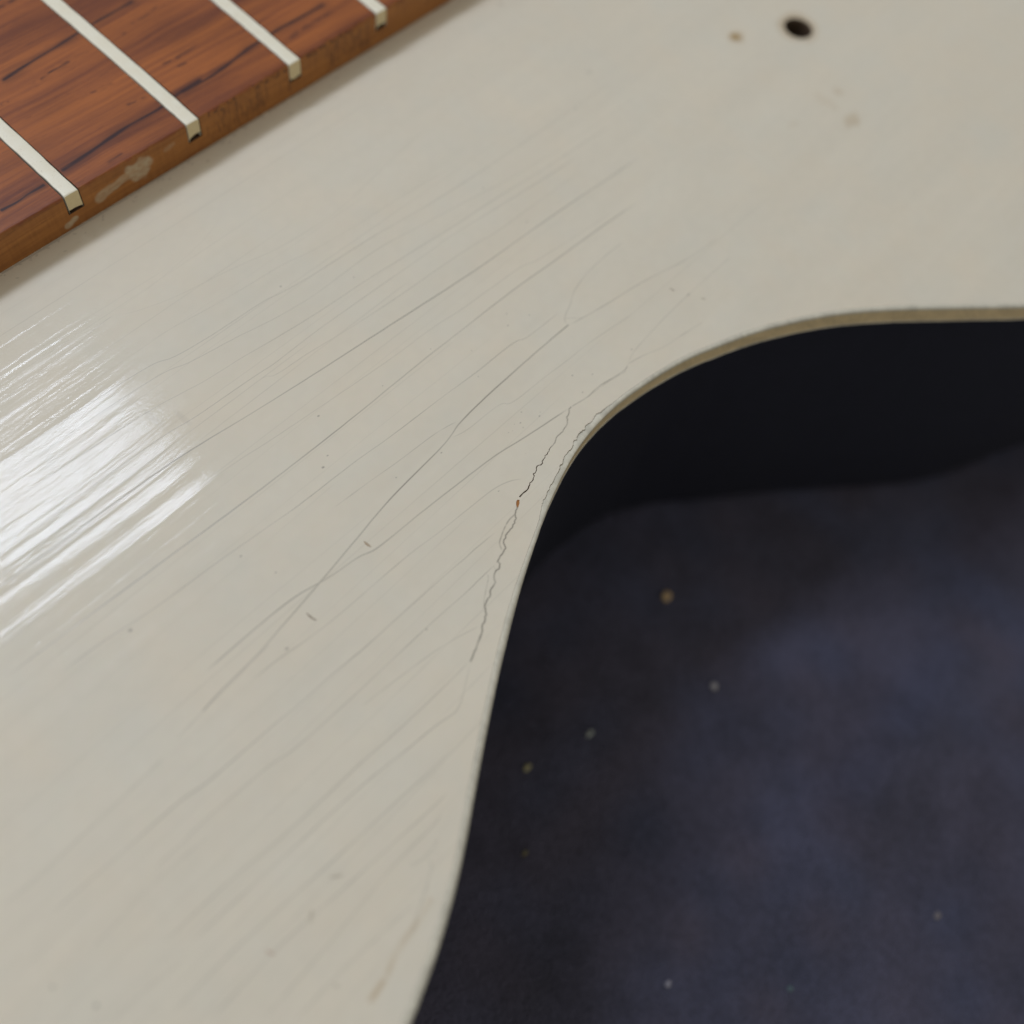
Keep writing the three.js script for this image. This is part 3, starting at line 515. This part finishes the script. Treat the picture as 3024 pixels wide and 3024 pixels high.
crumb('lint_006', 'small olive bit of lint on the cloth beside the lower body edge', 'lint', -15.8, 27.3, 0.4, [0.13, 0.11, 0.06], 'bits of lint on the cloth');
function flake(name, label, ax, az, bx, bz, w, rgb) {
  const dx = bx - ax, dz = bz - az, l = Math.hypot(dx, dz), rows = [], n = 8;
  for (const [q, y] of [[-1, 0.004], [-0.6, 0.03], [0.5, 0.04], [1, 0.004]]) {
    const r = [];
    for (let i = 0; i <= n; i++) { const t = i / n, ww = w * 0.5 * (0.35 + 0.65 * Math.sin(Math.PI * clamp(t, 0.08, 0.92))) * (1 + 0.4 * noise(i, 1, Math.floor(l * 99))), bend = 0.05 * l * Math.sin(Math.PI * t); r.push([ax + dx * t - dz / l * (ww * q + bend), y, az + dz * t + dx / l * (ww * q + bend)]); }
    rows.push(r);
  }
  return tag(part(name, sheet(rows, flatUV), plain('dust ' + label.slice(0, 10), ...rgb, 0.8), scene), label, 'dust flake');
}
flake('dust_flake', 'grey splinter of dust on the white front below the middle', -23.36, -9.0, -23.21, -7.65, 0.22, [0.34, 0.28, 0.21]);
flake('dust_flake_001', 'tan crumb-like flake on the white front left of the split', -12.76, -10.83, -12.68, -9.76, 0.3, [0.42, 0.33, 0.23]);
flake('dust_flake_002', 'short upright dust fibre on the white front near the bottom', -43.88, 13.99, -44.77, 14.78, 0.2, [0.46, 0.40, 0.30]);
flake('dust_flake_003', 'pale dust fibre on the white front nearest the lower edge of the body', -40.63, 13.09, -39.64, 13.79, 0.2, [0.42, 0.36, 0.27]);
flake('dust_flake_004', 'reddish dust flake on the white front, lowest of the left ones', -49.32, 13.5, -48.97, 14.33, 0.2, [0.45, 0.30, 0.22]);
flake('dust_flake_005', 'curved tiny dust hair at the bottom of the white front', -47.1, 20.3, -46.83, 20.92, 0.12, [0.40, 0.34, 0.28]);
flake('dust_flake_006', 'tan dust flake above the bend of the cutaway', 44.1, -8.99, 44.34, -8.28, 0.2, [0.36, 0.30, 0.22]);
flake('dust_flake_007', 'thin tan dust flake nearest the upper cutaway edge', 46.2, -4.92, 46.43, -4.29, 0.16, [0.40, 0.34, 0.26]);
// ---------------------------------------------------------------- the ceiling panel itself
{
  const g = new THREE.Group(); g.name = 'ceiling_light'; scene.add(g);
  g.position.set(LAMP.at[0], LAMP.at[1], LAMP.at[2]); g.rotation.y = -LAMP.turn;
  tag(g, 'long flat white ceiling light panel above the guitar', 'ceiling light');
  const body = part('housing', new RoundedBoxGeometry(LAMP.w + 0.06, 0.05, LAMP.d + 0.06, 3, 0.01), plain('white sheet metal', 0.7, 0.7, 0.7, 0.5), g); body.position.y = 0.045;
  const glow = plain('lit diffuser', 0.8, 0.8, 0.8, 0.6); glow.emissive.setRGB(...LAMP.tone); glow.emissiveIntensity = 1.5;
  const diff = part('diffuser', new THREE.BoxGeometry(LAMP.w, 0.012, LAMP.d), glow, g); diff.position.y = 0.012;
}
renderer.render(scene, camera);
